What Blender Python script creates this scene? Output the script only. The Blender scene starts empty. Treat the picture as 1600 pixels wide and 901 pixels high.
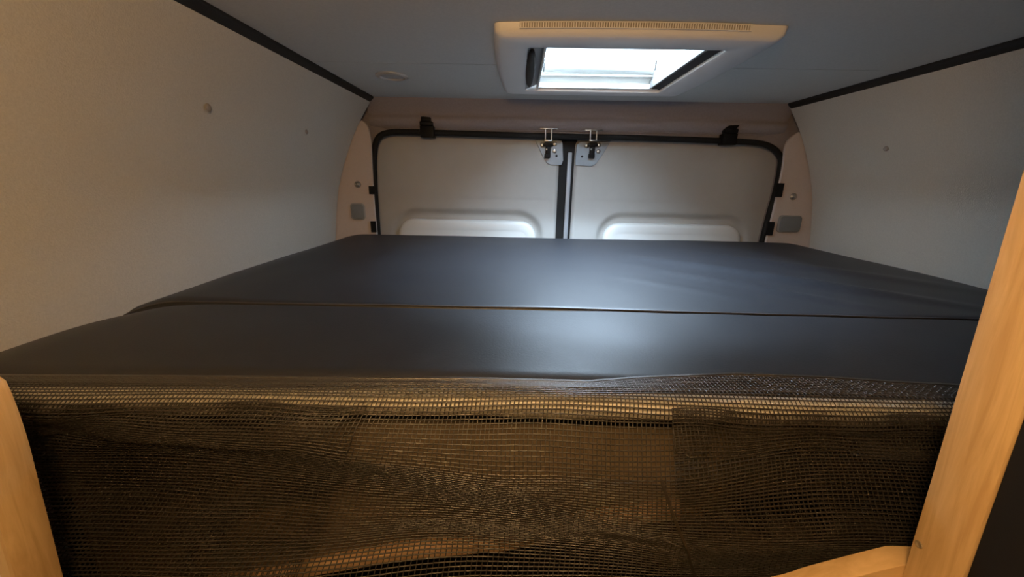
import bpy, bmesh, math, random
import numpy as np
from math import sin, cos, pi, radians, sqrt, exp
from mathutils import Matrix, Vector, noise

random.seed(7)
S = bpy.context.scene
COL = S.collection

# ------------------------------------------------------------------ camera
F, CX, CY = 600.0, 800.0, 450.5            # focal length and centre, in 1600x901 pixels
CAM = np.array([0.0, 0.0, 1.52])


def basis(vx=812, vy=280, roll=1.1):
    r = radians(roll)
    dy = np.array([(vx - CX) / F, (vy - CY) / F, 1.0]); dy /= np.linalg.norm(dy)
    dx = np.array([cos(r), sin(r), 0.0]); dx -= dy * dx.dot(dy); dx /= np.linalg.norm(dx)
    return np.stack([dx, dy, np.cross(dx, dy)], 1)


MB_ = basis()


def at(px, py, axis, val):
    """world point where the ray of a photo pixel meets the plane axis = val"""
    d = MB_.T @ np.array([(px - CX) / F, (py - CY) / F, 1.0])
    p = CAM + (val - CAM[axis]) / d[axis] * d
    return Vector(p)


cam = bpy.data.cameras.new('camera')
cam.sensor_width = 36.0
cam.lens = F / 1600 * 36.0
cam.clip_start = 0.01
cam_o = bpy.data.objects.new('camera', cam)
COL.objects.link(cam_o)
R3 = Matrix([list(MB_[0]), list(-MB_[1]), list(-MB_[2])]).transposed()
cam_o.matrix_world = Matrix.Translation(Vector(CAM)) @ R3.to_4x4()
S.camera = cam_o

# ------------------------------------------------------------------ light
S.view_settings.view_transform = 'Standard'
S.view_settings.look = 'None'
S.view_settings.gamma = 1.0
S.view_settings.use_curve_mapping = False
S.view_settings.exposure = 0.0

W = bpy.data.worlds.new('daylight'); S.world = W
W.use_nodes = True
bg = W.node_tree.nodes['Background']
bg.inputs['Color'].default_value = (0.64, 0.81, 1.0, 1)     # bright overcast sky over the van
bg.inputs['Strength'].default_value = 78.0

SKY_X0, SKY_X1, SKY_Y0, SKY_Y1 = 0.012, 0.42, 0.905, 1.305   # skylight opening
pl = bpy.data.lights.new('skylight_portal', 'AREA')
pl.shape = 'RECTANGLE'; pl.size = 0.46; pl.size_y = 0.46
pl.cycles.is_portal = True
po = bpy.data.objects.new('skylight_portal', pl); COL.objects.link(po)
po.location = (0.216, 1.105, 1.925)

LAMP_POS = (-0.04, -0.07, 1.72)
LAMP_POWER = 12.5
LAMP_COL = (1.0, 0.60, 0.25)


# ------------------------------------------------------------------ materials
MATS = {}


def principled(name):
    m = bpy.data.materials.new(name); m.use_nodes = True
    b = m.node_tree.nodes['Principled BSDF']
    return m, m.node_tree, b


def setin(b, k, v):
    if k in b.inputs: b.inputs[k].default_value = v


def mat(name, col, rough=0.6, metal=0.0, spec=0.5, var=0.0, vscale=8.0, bump=0.0, bscale=300.0, sheen=0.0, coat=0.0, fine=0.0):
    m, t, b = principled(name)
    setin(b, 'Roughness', rough); setin(b, 'Metallic', metal); setin(b, 'Specular IOR Level', spec)
    setin(b, 'Sheen Weight', sheen); setin(b, 'Coat Weight', coat)
    c = (*col, 1)
    setin(b, 'Base Color', c)
    tc = t.nodes.new('ShaderNodeTexCoord')
    if var > 0:
        n = t.nodes.new('ShaderNodeTexNoise'); n.inputs['Scale'].default_value = vscale; n.inputs['Detail'].default_value = 6
        r = t.nodes.new('ShaderNodeValToRGB')
        r.color_ramp.elements[0].position = 0.3; r.color_ramp.elements[1].position = 0.7
        r.color_ramp.elements[0].color = tuple(x * (1 - var) for x in col) + (1,)
        r.color_ramp.elements[1].color = tuple(min(1, x * (1 + var)) for x in col) + (1,)
        t.links.new(tc.outputs['Object'], n.inputs['Vector'])
        t.links.new(n.outputs['Fac'], r.inputs['Fac']); t.links.new(r.outputs['Color'], b.inputs['Base Color'])
    if bump > 0:
        n2 = t.nodes.new('ShaderNodeTexNoise'); n2.inputs['Scale'].default_value = bscale; n2.inputs['Detail'].default_value = 3
        bp = t.nodes.new('ShaderNodeBump'); bp.inputs['Strength'].default_value = bump; bp.inputs['Distance'].default_value = 0.002
        t.links.new(tc.outputs['Object'], n2.inputs['Vector'])
        t.links.new(n2.outputs['Fac'], bp.inputs['Height']); t.links.new(bp.outputs['Normal'], b.inputs['Normal'])
    MATS[name] = m
    return m


def wood(name, c1, c2, stretch=(60, 60, 3), rough=0.42, coat=0.15):
    m, t, b = principled(name)
    setin(b, 'Roughness', rough); setin(b, 'Coat Weight', coat); setin(b, 'Coat Roughness', 0.35)
    tc = t.nodes.new('ShaderNodeTexCoord'); mp = t.nodes.new('ShaderNodeMapping')
    mp.inputs['Scale'].default_value = stretch
    n = t.nodes.new('ShaderNodeTexNoise'); n.inputs['Scale'].default_value = 1.0; n.inputs['Detail'].default_value = 5; n.inputs['Roughness'].default_value = 0.6
    n.inputs['Distortion'].default_value = 0.6
    r = t.nodes.new('ShaderNodeValToRGB')
    r.color_ramp.elements[0].position = 0.33; r.color_ramp.elements[1].position = 0.68
    r.color_ramp.elements[0].color = (*c1, 1); r.color_ramp.elements[1].color = (*c2, 1)
    bp = t.nodes.new('ShaderNodeBump'); bp.inputs['Strength'].default_value = 0.12; bp.inputs['Distance'].default_value = 0.001
    t.links.new(tc.outputs['Object'], mp.inputs['Vector']); t.links.new(mp.outputs['Vector'], n.inputs['Vector'])
    t.links.new(n.outputs['Fac'], r.inputs['Fac']); t.links.new(r.outputs['Color'], b.inputs['Base Color'])
    t.links.new(n.outputs['Fac'], bp.inputs['Height']); t.links.new(bp.outputs['Normal'], b.inputs['Normal'])
    MATS[name] = m
    return m


mat('wall_vinyl', (0.62, 0.59, 0.53), rough=0.75, spec=0.3, var=0.05, vscale=260, bump=0.35, bscale=420)
mat('ceiling_vinyl', (0.66, 0.64, 0.60), rough=0.8, spec=0.25, var=0.04, vscale=200, bump=0.2, bscale=500)
mat('header_fabric', (0.345, 0.305, 0.31), rough=0.9, spec=0.2, var=0.05, vscale=150, bump=0.3, bscale=600, sheen=0.2)
mat('pillar_board', (0.62, 0.525, 0.47), rough=0.6, var=0.02, vscale=90, bump=0.08, bscale=300)
mat('door_panel', (0.52, 0.505, 0.475), rough=0.5, var=0.02, vscale=20, bump=0.08, bscale=260)
mat('black_rubber', (0.012, 0.012, 0.012), rough=0.65, spec=0.3, bump=0.1, bscale=200)
mat('black_plastic', (0.007, 0.007, 0.008), rough=0.5, spec=0.2, bump=0.05)
mat('dark_trim', (0.02, 0.019, 0.018), rough=0.6, spec=0.3, bump=0.1)
mat('white_plastic', (0.88, 0.85, 0.82), rough=0.35, var=0.01, vscale=30, bump=0.03)
mat('white_frame', (0.85, 0.84, 0.80), rough=0.4, bump=0.03)
mat('grey_plastic', (0.20, 0.21, 0.22), rough=0.5, bump=0.08, bscale=500)
mat('grey_edge', (0.33, 0.32, 0.31), rough=0.4, bump=0.03)
mat('steel', (0.50, 0.49, 0.48), rough=0.28, metal=1.0, bump=0.03)
mat('plate_metal', (0.34, 0.39, 0.44), rough=0.45, metal=0.2, var=0.05, vscale=40, bump=0.04)
mat('alu_strip', (0.36, 0.37, 0.39), rough=0.55, metal=0.5, bump=0.02)
mat('black_cover', (0.014, 0.0148, 0.0185), rough=0.47, spec=0.55, var=0.10, vscale=30, bump=0.10, bscale=350)
mat('cover_piping', (0.055, 0.053, 0.056), rough=0.5, bump=0.1)
mat('net_thread', (0.032, 0.027, 0.021), rough=0.30, spec=0.9, bump=0.3, bscale=900)
mat('cream_rail', (0.94, 0.88, 0.77), rough=0.25, var=0.03, vscale=40, bump=0.03)
mat('shade_black', (0.012, 0.011, 0.010), rough=0.95, spec=0.1, bump=0.4, bscale=300)  # near-black standing for the shaded void under the bed
mat('black_board', (0.010, 0.010, 0.011), rough=0.6, spec=0.3, bump=0.05)
mat('ring_metal', (0.62, 0.61, 0.60), rough=0.3, metal=0.5, bump=0.02)
mat('lens_glass', (0.55, 0.55, 0.54), rough=0.25, bump=0.05)
mat('screw_cap', (0.30, 0.26, 0.22), rough=0.5, bump=0.05)
wood('wood_post', (0.52, 0.335, 0.155), (0.69, 0.485, 0.25), stretch=(120, 120, 2.6))
wood('wood_panel', (0.60, 0.44, 0.25), (0.70, 0.53, 0.32), stretch=(40, 40, 2.0))
wood('wood_ledge', (0.54, 0.35, 0.16), (0.68, 0.47, 0.24), stretch=(3, 80, 80))
wood('wood_board', (0.24, 0.18, 0.11), (0.30, 0.23, 0.15), stretch=(3, 60, 60), rough=0.5)
wood('wood_lit_band', (0.70, 0.45, 0.24), (0.82, 0.56, 0.33), stretch=(3, 80, 80), rough=0.4)  # paler than the board, lamplight put into the colour
wood('wood_floor', (0.16, 0.10, 0.06), (0.25, 0.16, 0.09), stretch=(30, 3, 30))

m, t, b = principled('roof_pane')
for n_ in list(t.nodes):
    if n_.type != 'OUTPUT_MATERIAL': t.nodes.remove(n_)
tr = t.nodes.new('ShaderNodeBsdfTransparent'); tr.inputs['Color'].default_value = (0.93, 0.96, 0.98, 1)
gl = t.nodes.new('ShaderNodeBsdfGlossy'); gl.inputs['Roughness'].default_value = 0.05
fr = t.nodes.new('ShaderNodeFresnel'); fr.inputs['IOR'].default_value = 1.45
mx = t.nodes.new('ShaderNodeMixShader')
t.links.new(fr.outputs['Fac'], mx.inputs['Fac']); t.links.new(tr.outputs['BSDF'], mx.inputs[1]); t.links.new(gl.outputs['BSDF'], mx.inputs[2])
t.links.new(mx.outputs['Shader'], [n for n in t.nodes if n.type == 'OUTPUT_MATERIAL'][0].inputs['Surface'])
MATS['roof_pane'] = m

m, t, b = principled('lamp_diffuser')
setin(b, 'Base Color', (0.9, 0.85, 0.75, 1)); setin(b, 'Emission Color', (*LAMP_COL, 1)); setin(b, 'Emission Strength', LAMP_POWER / (pi * 4 * pi * .05 ** 2))
MATS['lamp_diffuser'] = m


# ------------------------------------------------------------------ mesh helpers
class MB:
    def __init__(s): s.v = []; s.f = []

    def add(s, vs, fs):
        o = len(s.v); s.v += [tuple(p) for p in vs]; s.f += [tuple(o + i for i in f) for f in fs]

    def box(s, x0, x1, y0, y1, z0, z1):
        vs = [(x, y, z) for z in (z0, z1) for y in (y0, y1) for x in (x0, x1)]
        s.add(vs, [(0, 2, 3, 1), (4, 5, 7, 6), (0, 1, 5, 4), (2, 6, 7, 3), (0, 4, 6, 2), (1, 3, 7, 5)])
        return s

    def prism(s, pts, axis, a, b_):
        """polygon pts (two coords) extruded along axis between a and b_"""
        n = len(pts)

        def mk(p, h):
            q = list(p); q.insert(axis, h); return tuple(q)
        s.add([mk(p, a) for p in pts] + [mk(p, b_) for p in pts],
              [tuple(range(n)), tuple(reversed(range(n, 2 * n)))] + [(i, i + n, (i + 1) % n + n, (i + 1) % n) for i in range(n)])
        return s

    def sweep(s, path, prof, up=(0, 1, 0), closed=False, cap=True):
        """profile of (side, up) offsets swept along path"""
        path = [Vector(p) for p in path]; n = len(path); k = len(prof); up = Vector(up).normalized()
        vs = []
        for i, p in enumerate(path):
            a = path[i - 1] if (i > 0 or closed) else path[i]
            c = path[(i + 1) % n] if (i < n - 1 or closed) else path[i]
            tng = (c - a).normalized()
            side = tng.cross(up).normalized(); u2 = side.cross(tng).normalized()
            vs += [p + side * q[0] + u2 * q[1] for q in prof]
        fs = []
        for i in range(n if closed else n - 1):
            j = (i + 1) % n
            for q in range(k):
                r = (q + 1) % k
                fs.append((i * k + q, i * k + r, j * k + r, j * k + q))
        if cap and not closed:
            fs.append(tuple(reversed(range(k)))); fs.append(tuple(range((n - 1) * k, n * k)))
        s.add(vs, fs)
        return s

    def lathe(s, prof, loc, axis=2, n=24):
        """prof: (r, h) list turned round an axis"""
        k = len(prof); vs = []
        for i in range(n):
            a = 2 * pi * i / n
            for r, h in prof:
                q = [r * cos(a), r * sin(a)]; q.insert(axis, h)
                vs.append((q[0] + loc[0], q[1] + loc[1], q[2] + loc[2]))
        fs = []
        for i in range(n):
            j = (i + 1) % n
            for q in range(k - 1):
                fs.append((i * k + q, j * k + q, j * k + q + 1, i * k + q + 1))
        fs.append(tuple(i * k for i in reversed(range(n)))); fs.append(tuple(i * k + k - 1 for i in range(n)))
        s.add(vs, fs)
        return s

    def grid(s, nu, nv, fn):
        o = len(s.v)
        for j in range(nv + 1):
            for i in range(nu + 1):
                s.v.append(tuple(fn(i / nu, j / nv)))
        for j in range(nv):
            for i in range(nu):
                a = o + j * (nu + 1) + i
                s.f.append((a, a + 1, a + nu + 2, a + nu + 1))
        return s

    def build(s, name, material, parent=None, bevel=0.0, seg=2, smooth=True, angle=40):
        me = bpy.data.meshes.new(name); me.from_pydata(s.v, [], s.f); me.update()
        bm = bmesh.new(); bm.from_mesh(me)
        bmesh.ops.remove_doubles(bm, verts=bm.verts, dist=1e-6)
        bmesh.ops.recalc_face_normals(bm, faces=bm.faces)
        if bevel > 0:
            es = [e for e in bm.edges if len(e.link_faces) == 2 and e.calc_face_angle(0) > radians(30)]
            bmesh.ops.bevel(bm, geom=es, offset=bevel, segments=seg, affect='EDGES', clamp_overlap=True, profile=0.5)
        if smooth:
            for f in bm.faces: f.smooth = True
            for e in bm.edges:
                if len(e.link_faces) == 2 and e.calc_face_angle(0) > radians(angle): e.smooth = False
        bm.to_mesh(me); bm.free()
        me.materials.append(MATS[material])
        o = bpy.data.objects.new(name, me); COL.objects.link(o)
        if parent is not None: o.parent = parent
        return o


def tag(o, label=None, cat=None, group=None, kind=None):
    if label: o['label'] = label
    if cat: o['category'] = cat
    if group: o['group'] = group
    if kind: o['kind'] = kind
    return o


def empty(name, loc=(0, 0, 0)):
    o = bpy.data.objects.new(name, None); COL.objects.link(o); o.location = loc; o.empty_display_size = 0.05
    return o


def under(o, root):
    """parent o to root, keeping its world place"""
    if root is None: return o
    o.parent = root
    o.matrix_parent_inverse = Matrix.Translation(-Vector(root.location))
    return o


def round_prof(w, h, n=10, p=2.6):
    out = []
    for i in range(n):
        a = 2 * pi * i / n
        c, s_ = cos(a), sin(a)
        out.append((w / 2 * math.copysign(abs(c) ** (2 / p), c), h / 2 * math.copysign(abs(s_) ** (2 / p), s_)))
    return out


def smooth_path(pts, sub=6):
    """Catmull-Rom through pts"""
    P = [Vector(p) for p in pts]; out = []
    for i in range(len(P) - 1):
        a = P[i - 1] if i > 0 else P[i] * 2 - P[i + 1]
        b_, c = P[i], P[i + 1]
        d = P[i + 2] if i + 2 < len(P) else c * 2 - b_
        for k in range(sub):
            u = k / sub
            out.append(0.5 * ((2 * b_) + (c - a) * u + (2 * a - 5 * b_ + 4 * c - d) * u * u + (3 * b_ - a - 3 * c + d) * u ** 3))
    out.append(P[-1])
    return out


def interp(x, xs, ys): return float(np.interp(x, xs, ys))


# ------------------------------------------------------------------ the shell
XC = 0.215                  # middle of the van
ZCEIL = 1.808
YR = 1.575                  # back edge of the side panels
YF = -2.30
CZ = [0.0, 0.9, 1.15, 1.27, 1.40, 1.50, 1.61, 1.71, 1.808, 1.86]
CWL = [0.99, 0.99, 0.985, 0.972, 0.953, 0.930, 0.888, 0.838, 0.773, 0.735]


def halfw(z): return interp(z, CZ, CWL)


wallprof = [(halfw(z), z) for z in CZ]
wp = smooth_path([(w, 0, z) for w, z in wallprof], 5)


def side_wall(name, sgn, label):
    b_ = MB()
    inner = [(XC + sgn * p.x, p.z) for p in wp]
    outer = [(XC + sgn * (p.x + 0.02), p.z) for p in wp]
    n = len(inner)
    for k in range(n - 1):
        quad = [inner[k], inner[k + 1], outer[k + 1], outer[k]]
        vs = [(q[0], YF, q[1]) for q in quad] + [(q[0], YR, q[1]) for q in quad]
        b_.add(vs, [(0, 1, 5, 4), (3, 7, 6, 2)] + ([(4, 5, 6, 7), (0, 3, 2, 1)]))
    o = b_.build(name, 'wall_vinyl')
    tag(o, label, 'wall', kind='structure')
    return o


def wall_x(z, sgn): return XC + sgn * halfw(z)


wl = side_wall('wall_left', -1, 'curved beige vinyl van side panel, warm lamplight on it, two screw caps')
wr = side_wall('wall_right', 1, 'curved grey-beige vinyl van side panel behind the wooden post, one screw cap')

for (px, py, sgn, r, par) in ((324, 168, -1, 0.0085, wl), (478, 206, -1, 0.007, wl), (1385, 232, 1, 0.0075, wr)):
    p = at(px, py, 0, wall_x(1.65, sgn)); p.x = wall_x(p.z, sgn)
    p = at(px, py, 0, p.x)
    MB().lathe([(r, 0.002), (r, -0.002 * sgn if sgn > 0 else 0.002), (r * .8, -0.004 * sgn), (r * .3, -0.005 * sgn)], p, axis=0, n=18).build('screw_cap', 'screw_cap', par)

# ceiling, two panels, the rear one cut round the skylight
ceil = empty('ceiling', (XC, 1.0, ZCEIL))
tag(ceil, 'grey vinyl ceiling panels of the van round the skylight', 'ceiling', kind='structure')
SEAM = 1.128
H0x, H1x, H0y, H1y = SKY_X0 - 0.02, SKY_X1 + 0.02, SKY_Y0 - 0.02, SKY_Y1 + 0.02
cl, cr = XC - 0.80, XC + 0.80
b_ = MB(); g = 0.0012
b_.box(cl, cr, YF, H0y, ZCEIL, ZCEIL + .02)
b_.box(cl, H0x, H0y, SEAM - g, ZCEIL, ZCEIL + .02); b_.box(H1x, cr, H0y, SEAM - g, ZCEIL, ZCEIL + .02)
under(b_.build('ceiling_panel', 'ceiling_vinyl'), ceil)
b_ = MB()
b_.box(cl, H0x, SEAM + g, H1y, ZCEIL, ZCEIL + .02); b_.box(H1x, cr, SEAM + g, H1y, ZCEIL, ZCEIL + .02)
b_.box(cl, cr, H1y, 1.60, ZCEIL, ZCEIL + .02)
under(b_.build('ceiling_panel', 'ceiling_vinyl'), ceil)
b_ = MB()
b_.box(cl, H0x - .0, SEAM - .03, SEAM + .03, ZCEIL + .0202, ZCEIL + .03); b_.box(H1x, cr, SEAM - .03, SEAM + .03, ZCEIL + .0202, ZCEIL + .03)
under(b_.build('backing_strip', 'dark_trim'), ceil)

# van roof skin above the lining (keeps daylight out, open over the skylight)
ro = MB()
ro.box(XC - 1.1, H0x - .03, YF - .1, 1.95, 1.885, 1.895); ro.box(H1x + .03, XC + 1.1, YF - .1, 1.95, 1.885, 1.895)
ro.box(H0x - .03, H1x + .03, YF - .1, H0y - .03, 1.885, 1.895); ro.box(H0x - .03, H1x + .03, H1y + .03, 1.95, 1.885, 1.895)
ro.box(XC - 1.1, XC - 1.06, YF - .1, 1.95, .0, 1.885); ro.box(XC + 1.06, XC + 1.1, YF - .1, 1.95, .0, 1.885)
ro.box(XC - 1.1, XC + 1.1, 1.90, 1.95, .0, 1.885); ro.box(XC - 1.1, XC + 1.1, YF - .1, YF - .06, .0, 1.885)
tag(ro.build('roof', 'white_plastic'), 'outer steel body of the van around the lining', 'roof', kind='structure')

fl = MB().box(XC - 1.10, XC + 1.10, YF - .10, 1.95, -0.08, 0.0).build('floor', 'wood_floor')
tag(fl, 'brown wood-grain van floor under the bed', 'floor', kind='structure')
wf = MB().box(XC - 1.02, XC + 1.02, YF - .04, YF - .001, 0.0, 1.885).build('wall_front', 'wood_panel')
tag(wf, 'light wood partition at the far end of the van', 'wall', kind='structure')

# back wall: body frame round the door opening, padded fabric header above
YB = 1.625
seal_px = [(591, 372), (586, 300), (584.5, 245), (590, 217), (607, 207), (640, 206), (700, 208), (800, 211), (900, 213.5), (1000, 215.5),
           (1100, 219), (1175, 222.5), (1203, 229), (1218, 243), (1220, 258), (1212, 300), (1202, 335), (1191, 377)]
seal = [at(x, y, 1, YB - 0.012) for x, y in seal_px]
lowl = Vector((seal[0].x - .003, seal[0].y, 0.72)); lowr = Vector((seal[-1].x - .002, seal[-1].y, 0.72))
seal_path = [lowl] + smooth_path(seal, 5) + [lowr]

bk = MB()
hole = [(p.x, p.z) for p in seal_path]                   # opening outline, left to right
outl = []
for (x, z) in hole:                                      # matching points on the outer rectangle
    outl.append((x, z))
XL, XR = XC - 1.03, XC + 1.03
n = len(hole)
half_i = [i for i in range(n)]
ring_o = []
for i, (x, z) in enumerate(hole):
    if z < 1.63: ring_o.append((XL if x < XC else XR, z))
    else:
        u = (x - seal[2].x) / (seal[-4].x - seal[2].x)
        ring_o.append((XL + (XR - XL) * min(1, max(0, u)), 1.886))
for yy, flip in ((YB, False), (YB + .02, True)):
    vs = [(x, yy, z) for x, z in hole] + [(x, yy, z) for x, z in ring_o]
    bk.add(vs, [(i, i + 1, i + 1 + n, i + n) for i in range(n - 1)])
bk.add([(XL, YB, 0), (XR, YB, 0), (XR, YB, .72), (XL, YB, .72)], [(0, 1, 2, 3)])
bk_o = bk.build('wall_back', 'header_fabric')
tag(bk_o, 'brownish grey fabric lined body frame around the rear doors', 'wall', kind='structure')

# padded header: profile (y, z) extruded across, edges rolled back at the ends
hp = smooth_path([(0, 1.570, 1.812), (0, 1.583, 1.795), (0, 1.600, 1.772), (0, 1.606, 1.755), (0, 1.598, 1.742), (0, 1.597, 1.730), (0, 1.604, 1.716), (0, 1.618, 1.703), (0, 1.622, 1.690), (0, 1.632, 1.684)], 4)
hx0, hx1 = XC - 0.81, XC + 0.81


def header(u, v):
    x = hx0 + (hx1 - hx0) * u
    k = v * (len(hp) - 1); i = min(int(k), len(hp) - 2); p = hp[i].lerp(hp[i + 1], k - i)
    e = min(u, 1 - u) * (hx1 - hx0)
    y = p.y + 0.03 * max(0, 1 - e / 0.16) ** 2 * (v ** 1.0)
    y += 0.0025 * noise.noise((x * 5, 0.3, v * 2)) * v
    arch = 0.010 * ((x - XC) / 0.8) ** 2 * v
    return (x, y, p.z - arch * .3)


hd = MB().grid(60, len(hp) - 1, header).build('header_panel', 'header_fabric', bk_o)
# piping line along the header
MB().sweep([(x_, 1.6115, 1.7035 + 0.0015 * sin(x_ * 4)) for x_ in np.linspace(XC - .70, XC + .70, 40)], round_prof(.004, .004, 6), up=(0, 1, 0)).build('piping', 'header_fabric', bk_o)

# rubber door seal
se = MB().sweep(seal_path, round_prof(0.022, 0.022, 12), up=(0, 1, 0)).build('trim_1', 'black_rubber')
tag(se, 'black rubber seal running around the rear door opening', 'seal', kind='structure')

# dark strips along the ceiling edges
for nm, sgn, lab in (('trim_2', -1, 'dark strip between ceiling and the warm lit left side panel'), ('trim_3', 1, 'dark strip between ceiling and the side panel beside the wooden post')):
    zz = ZCEIL - 0.012
    xx = wall_x(zz, sgn)
    pts = [(xx - sgn * 0.001, zz - .003), (xx + sgn * 0.012, zz - 0.010), (xx + sgn * 0.012, ZCEIL + .001), (xx - sgn * 0.012, ZCEIL + .001), (xx - sgn * 0.011, ZCEIL - .006)]
    o = MB().prism(pts, 1, YF, YR - .004).build(nm, 'dark_trim', bevel=.002)
    tag(o, lab, 'trim', kind='structure')

# ------------------------------------------------------------------ pillar trims
def pillar(name, pix, low, label):
    pts = [at(x, y, 1, YR + 0.012) for x, y in pix]
    pp = [(p.x, p.z) for p in smooth_path(pts, 4)]
    pp = [(low[0], 1.15)] + pp + [(low[1], 1.15)]
    o = MB().prism(pp, 1, YR + .004, YR + .016).build(name, 'pillar_board', bevel=.0015, seg=1)
    tag(o, label, 'pillar trim', kind='structure')
    return o


pl_l = pillar('trim_4', [(523, 372), (525, 330), (530, 290), (541, 240), (556, 200), (564, 189), (571, 192), (577, 203), (580.5, 225), (582, 255), (585, 310), (590, 366)],
              (XC - .985, at(590, 366, 1, YR + .012).x), 'pale beige pillar cover beside the left rear door with screw and grey square cover')
pl_r = pillar('trim_5', [(1196, 374), (1207, 330), (1217, 285), (1222, 258), (1225, 232), (1230, 219), (1241, 210), (1251, 206), (1262, 215), (1272, 250), (1276, 290), (1277, 330), (1275, 390)],
              (at(1196, 374, 1, YR + .012).x, XC + .985), 'pale beige pillar cover beside the right rear door with screw and grey square cover')

for (px, py, par) in ((559, 288, pl_l), (1239.5, 307, pl_r)):
    p = at(px, py, 1, YR + .004)
    o = MB().lathe([(.0115, 0.001), (.0115, -.002), (.009, -.004), (.008, -.0025), (.006, -.0045), (.001, -.006)], p, axis=1, n=20).build('screw', 'steel', par)
    MB().lathe([(.0135, 0.001), (.0135, -.0012), (.0118, -.0014)], p, axis=1, n=20).build('washer', 'screw_cap', par)


def rrect(x0, x1, z0, z1, r, n=5):
    out = []
    for (cx, cz, a0) in ((x1 - r, z1 - r, 0), (x0 + r, z1 - r, 90), (x0 + r, z0 + r, 180), (x1 - r, z0 + r, 270)):
        for i in range(n + 1):
            a = radians(a0 + 90 * i / n)
            out.append((cx + r * cos(a), cz + r * sin(a)))
    return out


for (a, c, lab) in (((547.5, 317), (572, 343), 'grey square cover plate on the pillar by the left rear door'), ((1217, 336), (1247, 363), 'grey square cover plate on the pillar by the right rear door')):
    p0, p1 = at(*a, 1, YR + .004), at(*c, 1, YR + .004)
    cx, cz, w, h = (p0.x + p1.x) / 2, (p0.z + p1.z) / 2, abs(p1.x - p0.x), abs(p0.z - p1.z)
    root = empty('cover_plate', (cx, YR + .004, cz))
    under(MB().prism(rrect(cx - w / 2, cx + w / 2, cz - h / 2, cz + h / 2, .013), 1, YR - .003, YR + .004).build('rim', 'grey_edge', bevel=.0015), root)
    under(MB().prism(rrect(cx - w / 2 + .006, cx + w / 2 - .003, cz - h / 2 + .004, cz + h / 2 - .004, .011), 1, YR - .008, YR - .0031).build('face', 'grey_plastic', bevel=.002), root)
    tag(root, lab, 'cover plate', 'grey pillar cover plates')

# ------------------------------------------------------------------ rear doors
YD = 1.665
GX = 0.186                     # middle of the gap between the doors


def door(name, x0, x1, wx0, wx1, label):
    """pressed door lining as a relief; wx0..wx1 the window recess"""
    zt, zb = 1.70, 0.70
    wz1, wz0, rr = 1.392, 0.90, 0.11

    def sd(x, z, ax0, ax1, az0, az1, r):        # signed distance to a rounded rectangle
        cx, cz = (ax0 + ax1) / 2, (az0 + az1) / 2
        qx, qz = abs(x - cx) - (ax1 - ax0) / 2 + r, abs(z - cz) - (az1 - az0) / 2 + r
        return sqrt(max(qx, 0) ** 2 + max(qz, 0) ** 2) + min(max(qx, qz), 0) - r

    def sst(a, b2, x):
        u = min(1, max(0, (x - a) / (b2 - a))); return u * u * (3 - 2 * u)

    def relief(u, v):
        x = x0 + (x1 - x0) * u; z = zb + (zt - zb) * v
        d = sd(x, z, wx0, wx1, wz0, wz1, rr)
        y = YD
        y += 0.022 * sst(0.004, -0.026, d)                       # recess inside it
        y += 0.0015 * sst(-.004, .004, sd(x, z, x0 + .03, x1 - .03, 0.75, 1.442, .02)) * -1 + 0.0015
        e = sd(x, z, x0, x1, zb, zt, .05)
        y += 0.02 * sst(-.018, 0.0, e)                           # rolled edges
        return (x, y, z)
    root = empty(name, ((x0 + x1) / 2, YD, zb))
    tag(root, label, 'door', kind='structure')
    p = MB().grid(110, 150, relief).build('door_panel', 'door_panel', angle=80); under(p, root)
    under(MB().box(x0 + .01, x1 - .01, YD + .032, YD + .05, zb, zt).build('outer_skin', 'door_panel'), root)
    # white window surround: rounded frame standing proud of the recess
    fp = rrect(wx0 + .060, wx1 - .060, wz0 + .06, wz1 - .074, .04, 8)
    fo = [(x, YD + .012, z) for x, z in fp]
    bf = under(MB().sweep(fo, round_prof(.060, .05, 14, 3.6), up=(0, 1, 0), closed=True).build('window_frame', 'white_frame'), root)
    pane = MB().prism(rrect(wx0 + .058, wx1 - .058, wz0 + .058, wz1 - .072, .03), 1, YD - .0125, YD + .006).build('blind', 'white_frame'); under(pane, root)
    return root


a1 = at(612, 363, 1, YD); a2 = at(848, 365, 1, YD); c1 = at(931, 368, 1, YD); c2 = at(1168, 373, 1, YD)
xl, xr = seal_path[1].x - .06, max(p.x for p in seal_path) + .05
d1 = door('door_1', xl, GX - .017, a1.x, a2.x, 'grey-beige rear door lining next to the lamplit side panel, white window frame below')
d2 = door('door_2', GX + .030, xr, c1.x, c2.x, 'grey-beige rear door lining on the side of the wooden post, white window frame below')

# black sealing strip closing the gap between the doors + metal edge strip
g0 = at(886.5, 214, 1, YD - .006); g1 = at(881.5, 369, 1, YD - .006)
gdir = (g1 - g0)
gap = MB().prism([(GX - .03, .72), (GX + .045, .72), (GX + .045, 1.69), (GX - .03, 1.69)], 1, YD + .012, YD + .03).build('trim_6', 'black_rubber')
tag(gap, 'black rubber strip in the gap between the two rear doors', 'seal', kind='structure')
t0 = at(895, 238, 1, YD - .004)
es = MB().prism([(GX + .008, .74), (GX + .026, .74), (GX + .026, t0.z), (GX + .008, t0.z)], 1, YD - .006, YD + .011).build('edge_strip', 'alu_strip', bevel=.003); under(es, d2)

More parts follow.
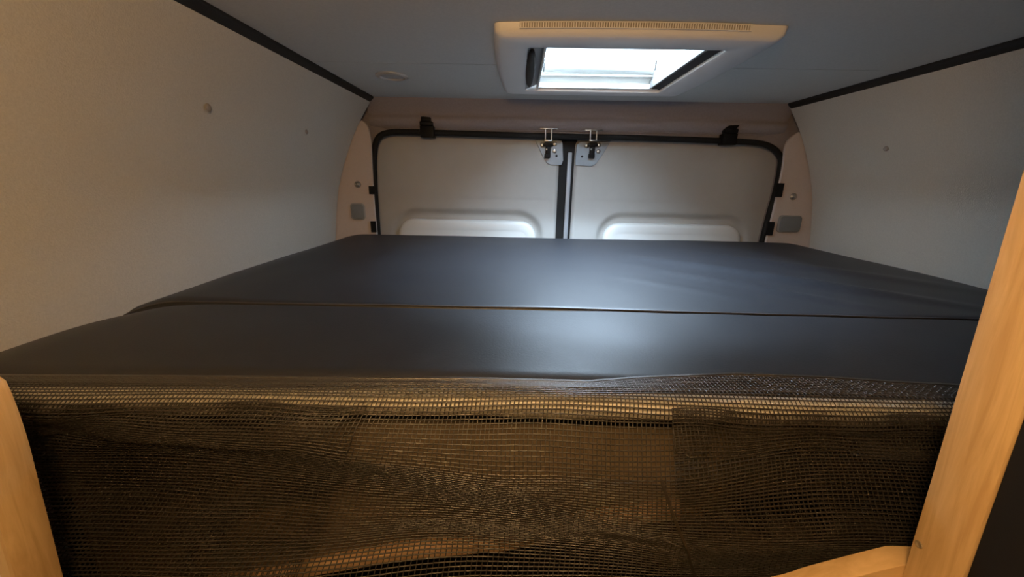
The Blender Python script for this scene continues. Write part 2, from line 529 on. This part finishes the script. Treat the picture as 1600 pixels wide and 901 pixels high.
# lock plates, latches and bolts, part of each door; strikers on the header
for dr, mir, ox in ((d1, 1, 0.0), (d2, -1, 0.0)):
    if mir == 1: pix = [(836, 219), (877, 219), (879, 224), (880, 250), (877, 257.5), (861, 258), (855, 255), (850, 248)]
    else: pix = [(955, 219), (946, 222), (907, 221), (901, 226), (899, 250), (899, 258), (924, 260), (931, 256), (940, 244)]
    pts = [at(x, y, 1, YD - .004) for x, y in pix]
    lkp = under(MB().prism([(p.x, p.z) for p in pts], 1, YD - .006, YD + .001).build('lock_plate', 'plate_metal', bevel=.001, seg=1), dr)
    lx = 856.5 if mir == 1 else 926
    lat = MB()
    c = at(lx, 228, 1, YD - .02)
    lat.box(c.x - .020, c.x + .020, YD - .028, YD - .006, c.z - .002, c.z + .010)
    lat.box(c.x - .010, c.x + .010, YD - .026, YD - .006, c.z - .032, c.z - .002)
    lat.box(c.x - .013, c.x + .010, YD - .030, YD - .006, c.z - .046, c.z - .030)
    lo = under(lat.build('latch', 'black_plastic', bevel=.002), dr)
    rv = at(lx - 2.5, 233, 1, YD - .03)
    under(MB().lathe([(.004, 0), (.004, -.003), (.002, -.005)], (rv.x, YD - .030, rv.z), axis=1, n=10).build('rivet', 'steel', lo), None)
    bl = [(847, 226.5), (867, 225), (866.5, 236)] if mir == 1 else [(917, 228), (936, 226.5), (935, 236.5)]
    for (bx, by) in bl:
        q = at(bx, by, 1, YD - .008)
        under(MB().lathe([(.0085, -.0062), (.0085, -.009), (.006, -.012), (.003, -.0125), (.0025, -.010), (.0005, -.010)], (q.x, YD, q.z), axis=1, n=14).build('bolt', 'steel', lkp), None)
    hb = at(869.5, 243.5, 1, YD - .006) if mir == 1 else at(909.5, 244.5, 1, YD - .006)
    under(MB().lathe([(.0048, -.0061), (.0048, -.0068), (.003, -.0072)], (hb.x, YD, hb.z), axis=1, n=14).build('hole_plug', 'black_plastic', lkp), None)
    # striker: two prongs on a small foot screwed under the header
    sx = 857.5 if mir == 1 else 928
    f = at(sx, 201 if mir == 1 else 203.5, 1, 1.60)
    root = empty('door_striker', (f.x, 1.61, f.z))
    under(MB().box(f.x - .034, f.x + .034, 1.596, 1.625, f.z - .002, f.z + .002).build('foot', 'steel', bevel=.001), root)
    zl = at(sx, 219, 1, 1.60).z
    for dx in (-.012, .012):
        under(MB().lathe([(.0028, 0), (.0028, zl - f.z)], (f.x + dx, 1.600, f.z), axis=2, n=10).build('prong', 'steel'), root)
    under(MB().box(f.x - .015, f.x + .015, 1.597, 1.603, zl - .004, zl + .001).build('crossbar', 'steel', bevel=.001), root)
    for dx in (-.012, .012):
        under(MB().lathe([(.005, -.002), (.005, -.005), (.002, -.006)], (f.x + dx, 1.606, f.z), axis=2, n=10).build('screw', 'steel'), root)
    tag(root, 'steel striker loop above the latch of the ' + ('left' if mir == 1 else 'right') + ' rear door', 'striker', 'door striker loops')

# black clips on the seal
for (px, py, lab) in ((667, 199, 'black plastic clip on the top of the seal of the left rear door'), (1141, 211, 'black plastic clip on the top of the seal of the right rear door')):
    c = at(px, py, 1, 1.592)
    root = empty('seal_clip', (c.x, 1.60, c.z))
    k = MB().box(c.x - .027, c.x + .027, 1.586, 1.626, c.z - .036, c.z + .006)
    under(k.build('clip_body', 'black_plastic', bevel=.003), root)
    k = MB().box(c.x - .026, c.x + .024, 1.580, 1.612, c.z + .006, c.z + .022)
    under(k.build('clip_jaw', 'black_plastic', bevel=.004), root)
    s_ = 1 if px > 900 else -1
    k = MB().prism([(c.x - .022, c.z + .022), (c.x + .016, c.z + .022), (c.x + .016 + (.012 if s_ > 0 else 0), c.z + .036), (c.x - .010, c.z + (.034 if s_ > 0 else .038)), (c.x - .020, c.z + (.026 if s_ > 0 else .038))], 1, 1.584, 1.606)
    under(k.build('clip_lever', 'black_plastic', bevel=.002), root)
    tag(root, lab, 'clip', 'black clips on the door seal')
for (px, py, w, h, lab) in ((581.5, 297, 9, 12, 'upper black tab beside the seal of the left rear door'), (584, 354, 8, 17, 'lower black tab beside the seal of the left rear door'),
                            (1215, 297, 12, 20, 'upper black tab beside the seal of the right rear door'), (1201, 357, 11, 20, 'lower black tab beside the seal of the right rear door')):
    c = at(px, py, 1, YR); mm = 2.65e-3
    sk = -.16 if px > 900 else 0.03
    w2, h2 = w * mm / 2, h * mm / 2
    pts = [(c.x - w2 + sk * -h2, c.z - h2), (c.x + w2 + sk * -h2, c.z - h2), (c.x + w2 - sk * h2, c.z + h2), (c.x - w2 - sk * h2, c.z + h2)]
    o = MB().prism([(x, z) for x, z in pts], 1, YR - .004, YR + .0035).build('seal_tab', 'black_plastic', bevel=.001, seg=1)
    tag(o, lab, 'tab', 'black tabs beside the door seal')

# ------------------------------------------------------------------ skylight
sk = empty('window_1', (0.216, 1.105, ZCEIL))
tag(sk, 'white plastic roof skylight with vent grille and black handle, daylight falling in', 'skylight', kind='structure')
ZF = 1.785
fx0, fx1, fy0, fy1 = -.056, .505, .842, 1.372
hx0_, hx1_, hy0_, hy1_ = SKY_X0, SKY_X1, SKY_Y0, SKY_Y1


def ring(lo, hi):
    """ring between loops of equal length, list of loops"""
    pass


def rloop(x0, x1, y0, y1, z, r, bow=0.0, n=6, m=8):
    """rounded rectangle with bowed sides, corner arcs + side points"""
    cs = [(x1 - r, y1 - r, 0), (x0 + r, y1 - r, 90), (x0 + r, y0 + r, 180), (x1 - r, y0 + r, 270)]
    pts = []
    for q, (cx, cy, a0) in enumerate(cs):
        arc = [Vector((cx + r * cos(radians(a0 + 90 * i / n)), cy + r * sin(radians(a0 + 90 * i / n)), z)) for i in range(n + 1)]
        pts += arc
        nx, ny, na = cs[(q + 1) % 4]
        e = Vector((nx + r * cos(radians(na)), ny + r * sin(radians(na)), z))
        for i in range(1, m):
            pts.append(arc[-1].lerp(e, i / m))
    out = []
    mx_, my_ = (x0 + x1) / 2, (y0 + y1) / 2
    for p in pts:
        dx, dy = (p.x - mx_) / ((x1 - x0) / 2), (p.y - my_) / ((y1 - y0) / 2)
        out.append(Vector((p.x + bow * dx * (1 - dy * dy) , p.y + bow * dy * (1 - dx * dx), z)))
    return out


loops = [rloop(fx0, fx1, fy0, fy1, ZCEIL - .0005, .012, .010),
         rloop(fx0 + .002, fx1 - .002, fy0 + .002, fy1 - .002, ZCEIL - .014, .012, .010),
         rloop(fx0 + .010, fx1 - .010, fy0 + .008, fy1 - .010, ZF + .001, .013, .010),
         rloop(fx0 + .016, fx1 - .016, fy0 + .014, fy1 - .016, ZF - .0015, .014, .010),
         rloop(hx0_ - .008, hx1_ + .006, hy0_ - .008, hy1_ + .006, ZF - .004, .014),
         rloop(hx0_ - .002, hx1_ + .001, hy0_ - .002, hy1_ + .001, ZF - .002, .010),
         rloop(hx0_, hx1_, hy0_, hy1_, ZF + .004, .009),
         rloop(hx0_, hx1_, hy0_, hy1_, ZCEIL - .0005, .009)]
b_ = MB(); nL = len(loops[0])
vs = [p for L in loops for p in L]; fs = []
for k in range(len(loops) - 1):
    for i in range(nL):
        j = (i + 1) % nL
        fs.append((k * nL + i, k * nL + j, (k + 1) * nL + j, (k + 1) * nL + i))
for i in range(nL):
    j = (i + 1) % nL
    fs.append((i, (len(loops) - 1) * nL + i, (len(loops) - 1) * nL + j, j))
b_.add(vs, fs)
under(b_.build('frame', 'white_plastic', angle=50), sk)

# well walls up to the roof, stepped ledge and blind cassette at the back
wellz = 1.925
b_ = MB()
b_.box(hx0_ - .012, hx0_ - .0005, hy0_ - .01, hy1_ + .012, ZCEIL, wellz); b_.box(hx1_ + .0005, hx1_ + .012, hy0_ - .01, hy1_ + .012, ZCEIL, wellz)
b_.box(hx0_ - .01, hx1_ + .012, hy0_ - .012, hy0_ - .0005, ZCEIL, wellz); b_.box(hx0_ - .01, hx1_ + .012, hy1_ + .0005, hy1_ + .012, ZCEIL, wellz)
under(b_.build('well', 'white_frame'), sk)
def skyr(y, z): return at(0, 0, 1, y)
cas = MB().sweep([(.055, 1.288, 1.846), (.405, 1.288, 1.842)], round_prof(.030, .026, 14), up=(0, 0, 1)).build('blind_cassette', 'white_frame'); under(cas, sk)
for ex in (.064, .392):
    under(MB().box(ex - .0016, ex + .0016, 1.270, 1.274, 1.828, 1.862).build('cassette_clip', 'dark_trim', cas), None)
led = MB().box(.045, .412, 1.279, 1.304, 1.820, 1.824); led.box(.045, .412, 1.288, 1.304, 1.789, 1.803)
under(led.build('ledge', 'white_frame', bevel=.0015), sk)
# rails of the blind on the side towards the wooden post: light rail, dark slot
rl = MB().box(.392, .4195, .915, 1.300, 1.7895, 1.797)
under(rl.build('slot', 'dark_trim'), sk)
rl = MB().box(.386, .392, .915, 1.300, 1.790, 1.812); under(rl.build('blind_rail', 'grey_edge', bevel=.001), sk)
rl = MB().box(.3865, .3915, .915, 1.300, 1.8125, 1.8145); under(rl.build('slot', 'grey_plastic'), sk)
rl = MB().box(.390, .4195, .915, 1.300, 1.815, 1.835); under(rl.build('blind_rail', 'white_frame', bevel=.002), sk)
# left: grey-brown recess plate and black handle
rp = MB().prism([(.012, 1.786), (.050, 1.800), (.050, 1.806), (.012, 1.806)], 1, .912, 1.300).build('handle_recess', 'grey_edge'); under(rp, sk)
wr_ = MB().box(.046, .0505, .912, 1.300, 1.7855, 1.83).build('blind_rail', 'white_frame', bevel=.001); under(wr_, sk)


def handle(u, v):
    y = .918 + .335 * u
    wgt = (sin(pi * min(1, max(0, u))) ** .45) if 0 < u < 1 else 0
    a = 2 * pi * v
    return (.021 + .0125 * wgt * cos(a), y, 1.784 + .012 * wgt * sin(a))


under(MB().grid(24, 16, handle).build('handle', 'black_plastic', angle=80), sk)
# vent grille along the front face: backing and slats
gy = fy0 - .0035
gx0, gx1 = at(812, 40, 1, fy0).x, at(1172, 47, 1, fy0).x


def front_y(x): 
    dx = (x - (fx0 + fx1) / 2) / ((fx1 - fx0) / 2)
    return fy0 - .010 * (1 - dx * dx)


b_ = MB()
N = 40
vsg = []
for i in range(N + 1):
    x = gx0 + (gx1 - gx0) * i / N
    vsg.append((x, front_y(x) - .0002, ZCEIL - .0022))
for i in range(N + 1):
    x = gx0 + (gx1 - gx0) * i / N
    vsg.append((x, front_y(x) + .0008, ZCEIL - .0105))
b_.add(vsg, [(i, i + 1, i + N + 2, i + N + 1) for i in range(N)])
vg = under(b_.build('vent_grille', 'screw_cap'), sk)
ns = 92
me0 = None
for i in range(ns):
    x = gx0 + (gx1 - gx0) * (i + .5) / ns
    if me0 is None:
        o = MB().box(-.0009, .0009, -.0022, .002, -.0045, .0045).build('vent_slat', 'white_plastic'); me0 = o.data
    else:
        o = bpy.data.objects.new('vent_slat', me0); COL.objects.link(o)
    o.location = (x, front_y(x), ZCEIL - .0064)
    o.parent = vg
for zz in (-.0012, -.0115):
    under(MB().sweep([(gx0 + (gx1 - gx0) * i / N, front_y(gx0 + (gx1 - gx0) * i / N) - .0006, ZCEIL + zz) for i in range(N + 1)], round_prof(.0022, .003, 6), up=(0, 1, 0)).build('vent_rim', 'white_plastic'), sk)
# acrylic dome
b_ = MB().grid(14, 14, lambda u, v: (hx0_ - .02 + (hx1_ - hx0_ + .04) * u, hy0_ - .02 + (hy1_ - hy0_ + .04) * v, wellz + .004 + .04 * (1 - (2 * u - 1) ** 4) * (1 - (2 * v - 1) ** 4)))
under(b_.build('dome_pane', 'roof_pane'), sk)
b_ = MB()
b_.box(hx0_ - .06, hx0_ - .012, hy0_ - .06, hy1_ + .06, 1.890, wellz); b_.box(hx1_ + .012, hx1_ + .06, hy0_ - .06, hy1_ + .06, 1.890, wellz)
b_.box(hx0_ - .012, hx1_ + .012, hy0_ - .06, hy0_ - .012, 1.890, wellz); b_.box(hx0_ - .012, hx1_ + .012, hy1_ + .012, hy1_ + .06, 1.890, wellz)
under(b_.build('roof_collar', 'white_frame'), sk)

# recessed round ceiling lamp, off
p = at(613, 118, 2, ZCEIL)
root = empty('ceiling_downlight', (p.x, p.y, ZCEIL))
under(MB().lathe([(.048, -.0003), (.048, -.003), (.044, -.006), (.036, -.006), (.034, -.002), (.034, -.0003)], (p.x, p.y, ZCEIL), 2, 32).build('ring', 'ring_metal'), root)
under(MB().lathe([(.0335, -.0004), (.0335, -.002), (.02, -.004), (.004, -.0045)], (p.x, p.y, ZCEIL), 2, 32).build('lens', 'lens_glass'), root)
tag(root, 'small round recessed ceiling light with silver ring, switched off', 'ceiling light')

# lamp of the living area behind the photographer: the warm light
root = empty('ceiling_lamp', (LAMP_POS[0], LAMP_POS[1], ZCEIL))
under(MB().lathe([(.045, -.0003), (.045, -.010), (.012, -.016), (.008, -.020), (.008, LAMP_POS[2] + .049 - ZCEIL)], (LAMP_POS[0], LAMP_POS[1], ZCEIL), 2, 28).build('stem', 'white_plastic'), root)
under(MB().lathe([(.05 * sin(pi * (i + .02) / 16.04), .05 * cos(pi * (i + .02) / 16.04)) for i in range(17)], LAMP_POS, 2, 28).build('globe', 'lamp_diffuser', angle=80), root)
tag(root, 'small glowing globe lamp hanging on a short stem over the aisle', 'ceiling lamp')

# ------------------------------------------------------------------ mattress cushions
def yoff(x): return .040 * min(0.0, max(x, -.62) + .05)      # front of the bed runs slightly skew


def cushion(name, y0, y1, ztop, zbot, label, rear):
    nx, ny = 150, 70
    xm = XC
    root_z = zbot

    def hw(y): return 0.962

    def top(u, v):
        # stretched sampling: denser at the edges
        su = 0.5 - 0.5 * cos(pi * u); sv = 0.5 - 0.5 * cos(pi * v)
        x = xm + hw(0) * (2 * su - 1); y = y0 + (y1 - y0) * sv
        ex = hw(0) - abs(x - xm); ey0 = y - y0; ey1 = y1 - y
        z = ztop
        z -= 0.043 * max(0, 1 - ex / 0.15) ** 2.0
        z -= 0.030 * max(0, 1 - ex / 0.04) ** 2.2
        lat = min(1, (abs(x - xm) / hw(0)) ** 3)
        z -= ((0.016 if not rear else 0.003 + .007 * lat)) * max(0, 1 - ey0 / (.010 + .02 * (1 if not rear else lat))) ** 2.2
        z -= (0.030 if rear else 0.003 + .012 * lat) * max(0, 1 - ey1 / (0.06 if rear else 0.010 + .02 * lat)) ** 2.2
        z += 0.004 * noise.noise((x * 2.0, y * 3.0, 0.7 if rear else 2.1))
        z += 0.0011 * noise.noise((x * 9.0, y * 7.0, 4.2 if rear else 1.1))
        if rear:   # pull wrinkles towards the corner
            for (ax, ay, bx, by, am, wd) in ((.36, 1.12, .86, .72, .012, .026), (.34, .98, .66, .70, .0065, .018), (.56, 1.24, 1.02, .84, .006, .03), (.22, .90, .50, .69, .003, .016)):
                dx, dy = bx - ax, by - ay; L = sqrt(dx * dx + dy * dy)
                tt = ((x - ax) * dx + (y - ay) * dy) / (L * L); dd = ((x - ax) * dy - (y - ay) * dx) / L
                if -.1 < tt < 1.1:
                    z += am * exp(-(dd / wd) ** 2) * max(0, sin(pi * min(1, max(0, (tt + .1) / 1.2))))
        else:
            cl_ = exp(-((x + .70) / .10) ** 2) * exp(-((y - y1) / .06) ** 2)
            z -= .012 * cl_
        if not rear: y += yoff(x) * (1 - sv)
        return (x, y, z)
    b2 = MB().grid(nx, ny, top)
    # sides
    rim = [j for j in range(nx + 1)] + [(nx + 1) * r + nx for r in range(1, ny + 1)] + [ny * (nx + 1) + j for j in range(nx - 1, -1, -1)] + [(nx + 1) * r for r in range(ny - 1, 0, -1)]
    base = len(b2.v)
    for r in rim:
        x, y, z = b2.v[r]; b2.v.append((x, y, zbot))
    k = len(rim)
    for i in range(k):
        j = (i + 1) % k
        b2.f.append((rim[i], rim[j], base + j, base + i))
    b2.f.append(tuple(base + i for i in range(k)))
    o = b2.build(name, 'black_cover', angle=75)
    tag(o, label, 'mattress', None)
    # piping along the front top edge
    pts = []
    for i in range(91):
        x, y, z = top(0.02 + .96 * i / 90, 0.0)
        pts.append((x, y + .0015 + .0008 * noise.noise((x * 6, 0, 0)), z + .0022))
    MB().sweep(pts, round_prof(.0030, .0030, 8), up=(0, 0, 1)).build('piping', 'cover_piping', o)
    return o


cushion('mattress', 0.6445, 1.556, 1.302, 1.20, 'black padded mattress section lying against the rear doors', True)
cushion('mattress', 0.385, 0.642, 1.301, 1.20, 'narrow black mattress section between the rear section and the net', False)

# ------------------------------------------------------------------ bed frame
bedroot = empty('bed_frame', (XC, 0.4, 0.0))
under(MB().box(XC - .955, XC + .955, 0.472, 1.556, 1.178, 1.199).build('platform', 'wood_board'), bedroot)
RY, RZ = 0.3625, 1.289
rail = MB().sweep([(x, RY + yoff(x), RZ) for x in np.linspace(-.72, XC + .95, 60)], round_prof(.028, .026, 18, 2.3), up=(0, 0, 1)).build('front_rail', 'cream_rail'); under(rail, bedroot)
def board_y(x): return .371 + yoff(max(x, -.36)) * .6 + (.078 * min(1, max(0, (-.34 - x) / .22)) ** 1.4)  # left end bends back to make the board darken gradually there


def board(u, v):
    x = -.64 + 1.09 * u
    zb = interp(x, [-.64, -.40, -.22, .26, .45], [.86, .95, 1.05, 1.178, 1.19])
    return (x, board_y(x), zb + (interp(x, [-.36, -.26], [1.197, 1.256]) - zb) * v)


fb = MB().grid(60, 4, board)
nn = len(fb.v); fb.v += [(x, y + .004, z) for x, y, z in fb.v]; fb.f += [tuple(nn + i for i in reversed(f)) for f in fb.f]
fb = fb.build('front_board', 'wood_board'); under(fb, bedroot)
bt = MB().sweep([at(x, y, 1, .366) for x, y in ((330, 908), (640, 855), (790, 841), (950, 806), (1090, 788))], round_prof(.020, .024, 12, 3.0), up=(0, 1, 0)).build('lit_band', 'wood_lit_band'); under(bt, bedroot)  # slanted pale strip added to imitate a band of lamplight
for x0 in (-.73, .46, XC + .90):
    under(MB().box(x0, x0 + .04, .50, .54, 0.0, 1.178).build('leg', 'black_board'), bedroot)
under(MB().box(XC - .94, XC + .94, .475, .487, .0, 1.177).build('shade_sheet', 'shade_black'), bedroot)  # added black sheet in place of the shade below the bed
tag(bedroot, 'bed base with cream front rail and brown board, seen through the net', 'bed base')

# ------------------------------------------------------------------ net
NU, NV = 244, 102
U0, U1 = -.56, .50


def net_profile(s_):
    """arc length from hem -> (y, z)"""
    P = [(0.0, .400, 1.3085), (.030, .372, 1.3095), (.050, .350, 1.303), (.075, .341, 1.282), (.105, .336, 1.253), (.15, .330, 1.209), (.20, .322, 1.163), (.26, .314, 1.106), (.32, .310, 1.046), (.40, .315, .968)]
    xs = [p[0] for p in P]
    return interp(s_, xs, [p[1] for p in P]), interp(s_, xs, [p[2] for p in P])


SL = 0.385
HEM = [at(x, y, 2, 1.309) for x, y in ((10, 598), (300, 600), (500, 600), (700, 601), (820, 604), (900, 598), (1000, 590), (1150, 584), (1300, 590), (1400, 597), (1500, 602))]
HX, HY = [p.x for p in HEM], [p.y for p in HEM]


def net(u, v):
    s_ = SL * v
    x0 = U0 + (U1 - U0) * u
    y, z = net_profile(s_)
    if s_ < .05:
        hy = interp(x0, HX, HY)
        hy = max(hy - yoff(x0), .3765)
        y = .350 + (hy - .350) * ((y - .350) / .050)
    k = max(0.0, s_ - .05)
    fan = (-0.85 * (1 / (1 + exp((x0 + .16) * 12))) + 0.50 * (1 / (1 + exp(-(x0 - .28) * 14)))) * k
    x = max(x0 + fan, -.66)
    amp = min(1, k / .06)
    # folds
    f1 = 0.016 * sin(5.2 * x0 - 24 * s_ + 0.8) + 0.016 * noise.noise((x0 * 4.0, s_ * 10, 1.3)) + .007 * noise.noise((x0 * 9.0, s_ * 22, 5.3))
    f2 = 0.021 * noise.noise((x0 * 3.0, s_ * 13, 7.7)) + .006 * noise.noise((x0 * 9.0, s_ * 18, 2.7))
    y += f1 * amp
    z += f2 * amp
    x += 0.010 * noise.noise((x0 * 5, s_ * 12, 9.1)) * amp
    if k > .03: y = min(y, .351)
    z += (.0025 * sin(x0 * 15) + .004 * noise.noise((x0 * 6, 0.2, 3.3))) * exp(-((s_ - .060) / .03) ** 2)
    y = max(y, .287 if z > 1.23 else .3055)
    dy, dz = y - RY, z - RZ; d = sqrt(dy * dy + dz * dz)
    if d < .021: y, z = RY + dy / d * .021, RZ + dz / d * .021
    w_ = max(0.0, min(1.0, (.22 - s_) / .12))
    return Vector((x, max(y + yoff(x0) * w_, .2865), z))


G = [[net(i / NU, j / NV) for i in range(NU + 1)] for j in range(NV + 1)]
nb = MB()


def strand(pts, w, th, wob):
    n = len(pts); vs = []; fs = []
    for i, p in enumerate(pts):
        tg = (pts[min(i + 1, n - 1)] - pts[max(i - 1, 0)]).normalized()
        nrm = Vector((0, -0.85, .5)); sd_ = tg.cross(nrm).normalized(); nn = sd_.cross(tg).normalized()
        q = p + nn * (wob * (1 if i % 2 else -1))
        vs += [q + sd_ * w / 2, q + nn * th / 2, q - sd_ * w / 2, q - nn * th / 2]
    for i in range(n - 1):
        for k in range(4):
            r = (k + 1) % 4
            fs.append((i * 4 + k, i * 4 + r, i * 4 + 4 + r, i * 4 + 4 + k))
    nb.add(vs, fs)


for j in range(NV + 1):
    strand(G[j], .0017, .0012, .0003 if j % 2 else -.0003)
for i in range(NU + 1):
    strand([G[j][i] for j in range(NV + 1)], .0013, .0011, -.0003 if i % 2 else .0003)
me = bpy.data.meshes.new('weave'); me.from_pydata(nb.v, [], nb.f); me.update()
for p_ in me.polygons: p_.use_smooth = True
me.materials.append(MATS['net_thread'])
# second layer where the net is folded back on itself, near the side panel and near the post
nb = MB()
N2 = 84


def net2(u, v, a0, a1, lean):
    p = net(a0 + (a1 - a0) * u, .14 + .86 * v)
    return Vector((p.x + lean * .2 + lean * v * (1 - u), min(p.y + .006 + .004 * noise.noise((u * 6, v * 7, 1.0)), .3515) if p.z < 1.255 else p.y - .002, p.z - .002 + .006 * noise.noise((u * 5, v * 5, 3.0))))


for a0, a1, lean in ((.02, .38, .05), (.672, .985, .036)):
    G2 = [[net2(i / N2, j / 88, a0, a1, lean) for i in range(N2 + 1)] for j in range(89)]
    for j in range(89): strand(G2[j], .0017, .0012, .0003 if j % 2 else -.0003)
    for i in range(N2 + 1): strand([G2[j][i] for j in range(89)], .0013, .0011, -.0003 if i % 2 else .0003)
me2 = bpy.data.meshes.new('folded_layer'); me2.from_pydata(nb.v, [], nb.f); me2.update()
for p_ in me2.polygons: p_.use_smooth = True
me2.materials.append(MATS['net_thread'])
netroot = empty('storage_net', (0, .34, 1.30))
wv = bpy.data.objects.new('weave', me); COL.objects.link(wv); under(wv, netroot)
wv['kind'] = 'stuff'
wv2 = bpy.data.objects.new('folded_layer', me2); COL.objects.link(wv2); under(wv2, netroot); wv2['kind'] = 'stuff'
# hem: two thicker cords close together along the top
hm = MB().sweep([net(i / 120, 0.0) + Vector((0, .001, 0)) for i in range(121)], round_prof(.006, .003, 6), up=(0, 0, 1)).build('hem', 'net_thread'); under(hm, netroot)
# seam tape running down
sm = MB().sweep([net(0.668 + .040 * v, .28 + .5 * v) + Vector((0, -.0012, 0)) for v in np.linspace(0, 1, 24)], round_prof(.0035, .0015, 6), up=(0, -1, .4)).build('seam', 'net_thread'); under(sm, netroot)
tag(netroot, 'black open mesh storage net hanging in folds over the front of the bed', 'net')

# ------------------------------------------------------------------ wooden surround of the bed opening
# left: panel with a shaped, rounded edge
edge_px = [(92, 903), (70, 818), (50, 742), (36, 688), (18, 634), (2, 596)]
ed = [at(x, y, 1, .278) for x, y in edge_px]
pp = [(p.x, p.z) for p in smooth_path(ed, 4)]
top_z = pp[-1][1]
x_e = pp[-1][0]
crv = [(x_e - .010, top_z + .010), (x_e - .022, top_z + .016), (x_e - .04, top_z + .019), (x_e - .07, top_z + .02)]
poly = [(-.755, 0.0), (pp[0][0] - .012, 0.0), (pp[0][0] - .004, pp[0][1] - .15)] + pp + crv + [(-.732, top_z + .02)]
lp = MB().prism(poly, 1, .248, .278).build('side_panel', 'wood_panel', bevel=.0015, seg=2)
root = lp
tag(lp, 'light wood panel with rounded edge at the lamplit end of the net', 'panel')
# solid wood edging on its visible edge
edg = [Vector((x + .0025, .263, z)) for x, z in ([(pp[0][0] - .004, pp[0][1] - .15)] + pp + crv)]
MB().sweep(edg, round_prof(.006, .031, 10, 5), up=(0, 1, 0)).build('edging', 'wood_post', lp)

# right: wooden post up to the ceiling
a = at(1408, 901, 1, .28); b2 = at(1557, 400, 1, .28)
PX = .358
def post_x(z): return a.x + (b2.x - a.x) * (z - a.z) / (b2.z - a.z)
n_px = at(1530, 862, 0, a.x); 
PY0 = n_px.y
v = []
post = MB()
zl, zh = 0.0, ZCEIL - .001
q0, q1 = post_x(zl), post_x(zh)
post.add([(q0, .28, zl), (q0 + .035, .28, zl), (q0 + .035, PY0, zl), (q0, PY0, zl), (q1, .28, zh), (q1 + .035, .28, zh), (q1 + .035, PY0, zh), (q1, PY0, zh)],
         [(0, 1, 2, 3), (4, 7, 6, 5), (0, 4, 5, 1), (1, 5, 6, 2), (2, 6, 7, 3), (3, 7, 4, 0)])
po_ = post.build('wooden_post', 'wood_post', bevel=.0018)
tag(po_, 'light brown wooden post leaning slightly at the end of the net', 'post')
q = at(1436.5, 850, 0, post_x(1.21))
MB().lathe([(.0032, .001), (.0032, -.0006), (.0026, -.0010), (.0015, -.0003), (.0003, -.0003)], (post_x(q.z), q.y, q.z), axis=0, n=16).build('screw', 'wood_board', po_)

# black cabinet side in front of the post
cb = empty('tall_cabinet', (.65, -.1, 0))
cx0, cx1 = post_x(0) + .0012, post_x(ZCEIL) + .0012
cpts = [(cx0, 0.0), (XC + .98, 0.0)] + [(XC + halfw(z) - .006, z) for z in np.linspace(.9, ZCEIL - .012, 14)] + [(XC + .735, ZCEIL - .002), (cx1, ZCEIL - .002)]
under(MB().prism(cpts, 1, -.50, PY0 - .001).build('body', 'black_board', bevel=.001), cb)
tag(cb, 'black cabinet side standing directly against the wooden post', 'cabinet')

# ledge board at the foot of the opening, contour rising to the post
fpx = [(1190, 903), (1262, 883), (1330, 865), (1384, 851.5), (1420, 852.5)]
fpts = [at(x, y, 1, .301) for x, y in fpx]
lz = [(p.x, p.z) for p in fpts]
lz = [(-.43, lz[0][1] - .06), (-.05, lz[0][1] - .06), (.10, lz[0][1] - .045)] + lz
lz[-1] = (.41, lz[-1][1])
lz = [(p.x, p.z) for p in smooth_path([(x, 0, z) for x, z in lz[:-1]], 4)] + [lz[-1]]
lg = MB().prism([(lz[0][0], .80)] + lz + [(lz[-1][0], .80)], 1, .281, .301).build('ledge_board', 'wood_ledge', bevel=.001)
tag(lg, 'curved wooden ledge board meeting the foot of the wooden post', 'board')
